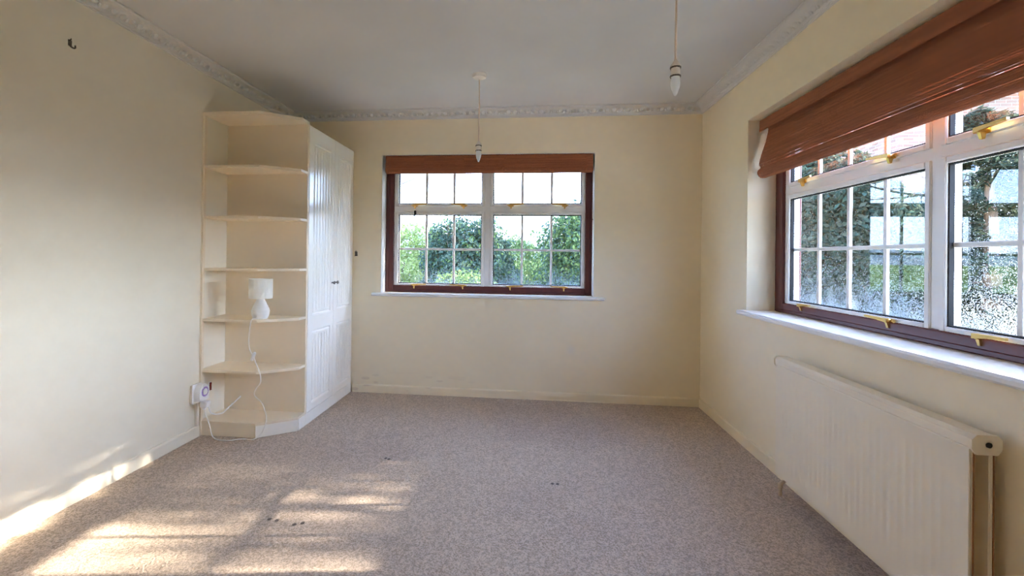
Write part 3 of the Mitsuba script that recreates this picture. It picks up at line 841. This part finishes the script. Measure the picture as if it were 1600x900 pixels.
def bush(label, c, h, rx, ry, n, size, cols, seed, shoots=0, aspect=0.5, lump=0.35, depth=0.35, name='garden_bush', cat_='bush'):
    """A leafy shrub standing on the ground at c, its crown h tall and rx by ry wide."""
    rng = np.random.default_rng(seed)
    k = thing(name, label, cat_)
    zc = GZ + h * 0.52
    P, d = blob_points((c[0], c[1], zc), (rx, ry, h * 0.50), n, rng, seed, depth, lump)
    low = np.where(d[:, 2] < 0, np.minimum(1 / np.sqrt(np.maximum(1 - d[:, 2] ** 2, 1e-3)), 3.2) ** 0.85, 1.0)
    P[:, :2] = np.array(c) + (P[:, :2] - np.array(c)) * low[:, None]
    P[:, 2] = np.maximum(P[:, 2], GZ + 0.02)
    parts = [leaves(P, d, size, cols, rng, aspect)]
    st = [stems(c, h * 0.85, 7, rng, 0.6 * min(rx, ry))]
    for i in range(shoots):
        a, q = rng.uniform(0, 2 * math.pi), math.sqrt(rng.random()) * 0.75
        x, y = c[0] + q * rx * math.cos(a), c[1] + q * ry * math.sin(a)
        zb = GZ + h * (0.6 + 0.25 * (1 - q))
        zt = zb + h * rng.uniform(0.14, 0.34)
        lean = rng.normal(0, 0.06, 2)
        t = np.sort(rng.random(26))
        sp = np.c_[x + lean[0] * t, y + lean[1] * t, zb + (zt - zb) * t]
        st.append(tube(np.array([sp[0], sp[len(sp) // 2], sp[-1]]), 0.006, 5))
        off = rng.normal(size=(26, 3)) * 0.035
        parts.append(leaves(sp + off, off / 0.035, size, cols, rng, aspect))
    obj('stems', cat(st), 'm_bark', k, smooth=True)
    foliage(k, parts)
    return k


FIR0 = [(0.035, 0.055, 0.040), (0.050, 0.075, 0.052), (0.070, 0.095, 0.065)]
DARK = [(0.060, 0.105, 0.080), (0.080, 0.135, 0.100), (0.100, 0.155, 0.110), (0.125, 0.18, 0.13)]
MID = [(0.12, 0.19, 0.07), (0.17, 0.25, 0.09), (0.09, 0.15, 0.06), (0.23, 0.30, 0.12)]
LIGHT = [(0.30, 0.38, 0.12), (0.38, 0.44, 0.17), (0.24, 0.32, 0.11), (0.44, 0.48, 0.22)]
bush('pale yellow-green shrub at the left edge of the far window', (-3.55, 12.6), 2.35, 1.4, 1.1, 18000, 0.10, LIGHT, 1, shoots=14, aspect=0.35, lump=0.5)
bush('dark evergreen bush behind the middle of the far window', (-1.22, 9.6), 2.15, 0.95, 0.85, 24000, 0.09, DARK + MID[:1], 2, shoots=46, lump=0.55)
bush('low bright green shrub in front of the dark evergreen', (-1.05, 7.6), 1.25, 0.75, 0.7, 6500, 0.06, MID + LIGHT[:1], 3, shoots=6)
bush('big mid green bush at the right of the far window', (1.55, 11.9), 2.75, 1.30, 1.2, 26000, 0.10, MID + DARK[2:] + LIGHT[:1], 4, shoots=36, lump=0.55)
bush('small yellowish shrub between the two bigger bushes', (-0.45, 14.8), 2.15, 0.95, 0.8, 7500, 0.09, LIGHT[:2] + MID, 5, shoots=10)


bush('low dark hedge bush behind the near evergreen outside the right window', (6.3, 7.0), 2.6, 0.85, 0.75, 24000, 0.075, FIR0, 25, lump=0.3, name='hedge_tree', cat_='tree')


def conifer(label, c, h, r, n, cols, seed, z0=0.1, droop=0.12, tiers=11, name='conifer'):
    """An evergreen with near-level boughs set in tiers round a trunk."""
    rng = np.random.default_rng(seed)
    k = thing(name, label, 'tree')
    obj('trunk', tube([(c[0], c[1], GZ), (c[0] + 0.02, c[1], GZ + h * 0.5), (c[0], c[1] + 0.02, GZ + h)], [0.09, 0.06, 0.015], 8), 'm_bark', k, smooth=True)
    br, pts, nrm = [], [], []
    for t in range(tiers):
        f = t / (tiers - 1)
        z = GZ + h * (z0 + (1 - z0) * f * 0.97)
        R = r * (1 - 0.75 * f) * rng.uniform(0.85, 1.1)
        for b_ in range(9):
            a = rng.uniform(0, 2 * math.pi)
            rr = R * rng.uniform(0.7, 1.1)
            zz = z + rng.normal(0, 0.05)
            q = np.array([(c[0], c[1], zz), (c[0] + 0.5 * rr * math.cos(a), c[1] + 0.5 * rr * math.sin(a), zz + 0.04), (c[0] + rr * math.cos(a), c[1] + rr * math.sin(a), zz - droop * rr)])
            br.append(tube(q, [0.018, 0.011, 0.003], 5))
            m = int(n / (tiers * 9))
            s = rng.uniform(0.12, 1, m)
            p = np.stack([np.interp(s, [0, 0.5, 1], q[:, i]) for i in range(3)], 1)
            wdt = 0.26 * rr * (1 - 0.55 * s) + 0.03
            off = rng.uniform(-1, 1, m) * wdt
            p[:, 0] += -math.sin(a) * off
            p[:, 1] += math.cos(a) * off
            p[:, 2] += rng.normal(0, 0.022, m) - 0.05 * np.abs(off)
            pts.append(p)
            nrm.append(np.tile([0, 0, 1.0], (m, 1)))
    obj('boughs', cat(br), 'm_bark', k, smooth=True)
    P, N = np.vstack(pts), np.vstack(nrm)
    foliage(k, [leaves(P, N, 0.085, cols, rng, 0.28, 0.2, 0.5)])
    return k


FIR = [(0.035, 0.055, 0.040), (0.050, 0.075, 0.052), (0.070, 0.095, 0.065), (0.09, 0.11, 0.08)]
conifer('dark evergreen with level boughs close to the right window, nearest to the camera', (3.95, 4.55), 2.75, 0.95, 32000, FIR, 21)
bush('tall dark hedge tree behind the left half of the right window', (4.15, 6.8), 2.75, 0.9, 0.8, 30000, 0.09, FIR + DARK[:1], 22, lump=0.3, name='hedge_tree', cat_='tree')
bush('dark hedge tree with gaps of sky at the far left of the right window', (5.3, 10.2), 4.4, 1.0, 0.9, 22000, 0.10, FIR + DARK[1:], 23, lump=0.45, name='hedge_tree', cat_='tree')
bush('dark hedge tree between the evergreen and the brick house', (7.7, 9.5), 3.1, 1.1, 0.9, 26000, 0.085, FIR + DARK[1:2], 24, lump=0.4, name='hedge_tree', cat_='tree')


def tree(label, c, h, crown, n, size, cols, seed, trunk_r=0.09, limbs=9, twigs=7, lump=0.5, depth=0.8):
    """A tree with a trunk, limbs, twigs and, if n > 0, clumps of leaves round the twigs' ends."""
    rng = np.random.default_rng(seed)
    k = thing('tree', label, 'tree')
    base = np.array([c[0], c[1], GZ])
    top = base + [rng.normal(0, 0.2), rng.normal(0, 0.2), h * 0.6]
    obj('trunk', tube(smooth_path([base, base * 0.5 + top * 0.5 + [0.08, 0.05, 0], top], 5), np.linspace(trunk_r, trunk_r * 0.45, 15), 10), 'm_bark', k, smooth=True)
    cc, cr = np.array(crown[0]), np.array(crown[1])
    br, ends = [], []
    for i in range(limbs):
        d = rng.normal(size=3)
        d /= np.linalg.norm(d)
        e = cc + d * cr * rng.uniform(0.6, 0.95)
        s = base + (top - base) * rng.uniform(0.55, 1)
        mid = 0.5 * (s + e) + rng.normal(0, 0.12, 3)
        P = smooth_path([s, mid, e], 5)
        br.append(tube(P, np.linspace(trunk_r * 0.38, 0.008, len(P)), 6))
        for j in range(twigs):
            q = P[rng.integers(5, len(P))]
            w = q + rng.normal(size=3) * cr * 0.30
            tw = smooth_path([q, 0.5 * (q + w) + rng.normal(0, 0.05, 3), w], 3)
            br.append(tube(tw, np.linspace(0.009, 0.0025, len(tw)), 5))
            ends.append(w)
    obj('branches', cat(br), 'm_bark', k, smooth=True)
    if n:
        ends = np.array(ends)
        P = ends[rng.integers(0, len(ends), n)] + rng.normal(size=(n, 3)) * 0.10
        foliage(k, [leaves(P, rng.normal(size=(n, 3)), size, cols, rng, 0.5)])
    return k


tree('open leafy tree outside whose shade dapples the light from the right window', (6.7, 3.1), 5.2, ((6.6, 3.44, 3.87), (1.2, 0.99, 0.71)), 6997, 0.07, MID, 6983, limbs=8)
tree('bare tree whose thin twigs show in the upper left of the far window', (-4.6, 8.6), 5.0, ((-2.75, 8.4, 2.85), (1.1, 1.0, 0.9)), 0, 0.06, MID, 32, trunk_r=0.07, limbs=9, twigs=6)

bk = thing('boundary_hedge', 'long clipped green hedge along the far side of the lawn beyond the right window', 'hedge')
rng = np.random.default_rng(77)
n = 36000
P = np.c_[rng.uniform(15.2, 16.6, n), rng.uniform(-12, 8.5, n), rng.uniform(GZ, 1.35, n)]
side = rng.random(n)
P[side < 0.45, 0] = 15.2 + 0.12 * rng.random((side < 0.45).sum())
P[side > 0.70, 2] = 1.35 - 0.15 * rng.random((side > 0.70).sum())
P[:, 2] += 0.35 * (meshkit.fbm(P * [0.5, 0.7, 0], 3, 8) - 0.5) * (P[:, 2] > 0.8)
for y in np.arange(-11.5, 8.2, 0.8):
    obj('stem', tube([(15.9, y, GZ), (15.9 + rng.normal(0, 0.1), y + rng.normal(0, 0.1), 1.1)], [0.03, 0.01], 6), 'm_bark', bk)
foliage(bk, [leaves(P, rng.normal(size=(n, 3)) + [-0.6, 0, 0.6], 0.14, MID[:3] + DARK[2:], rng)])
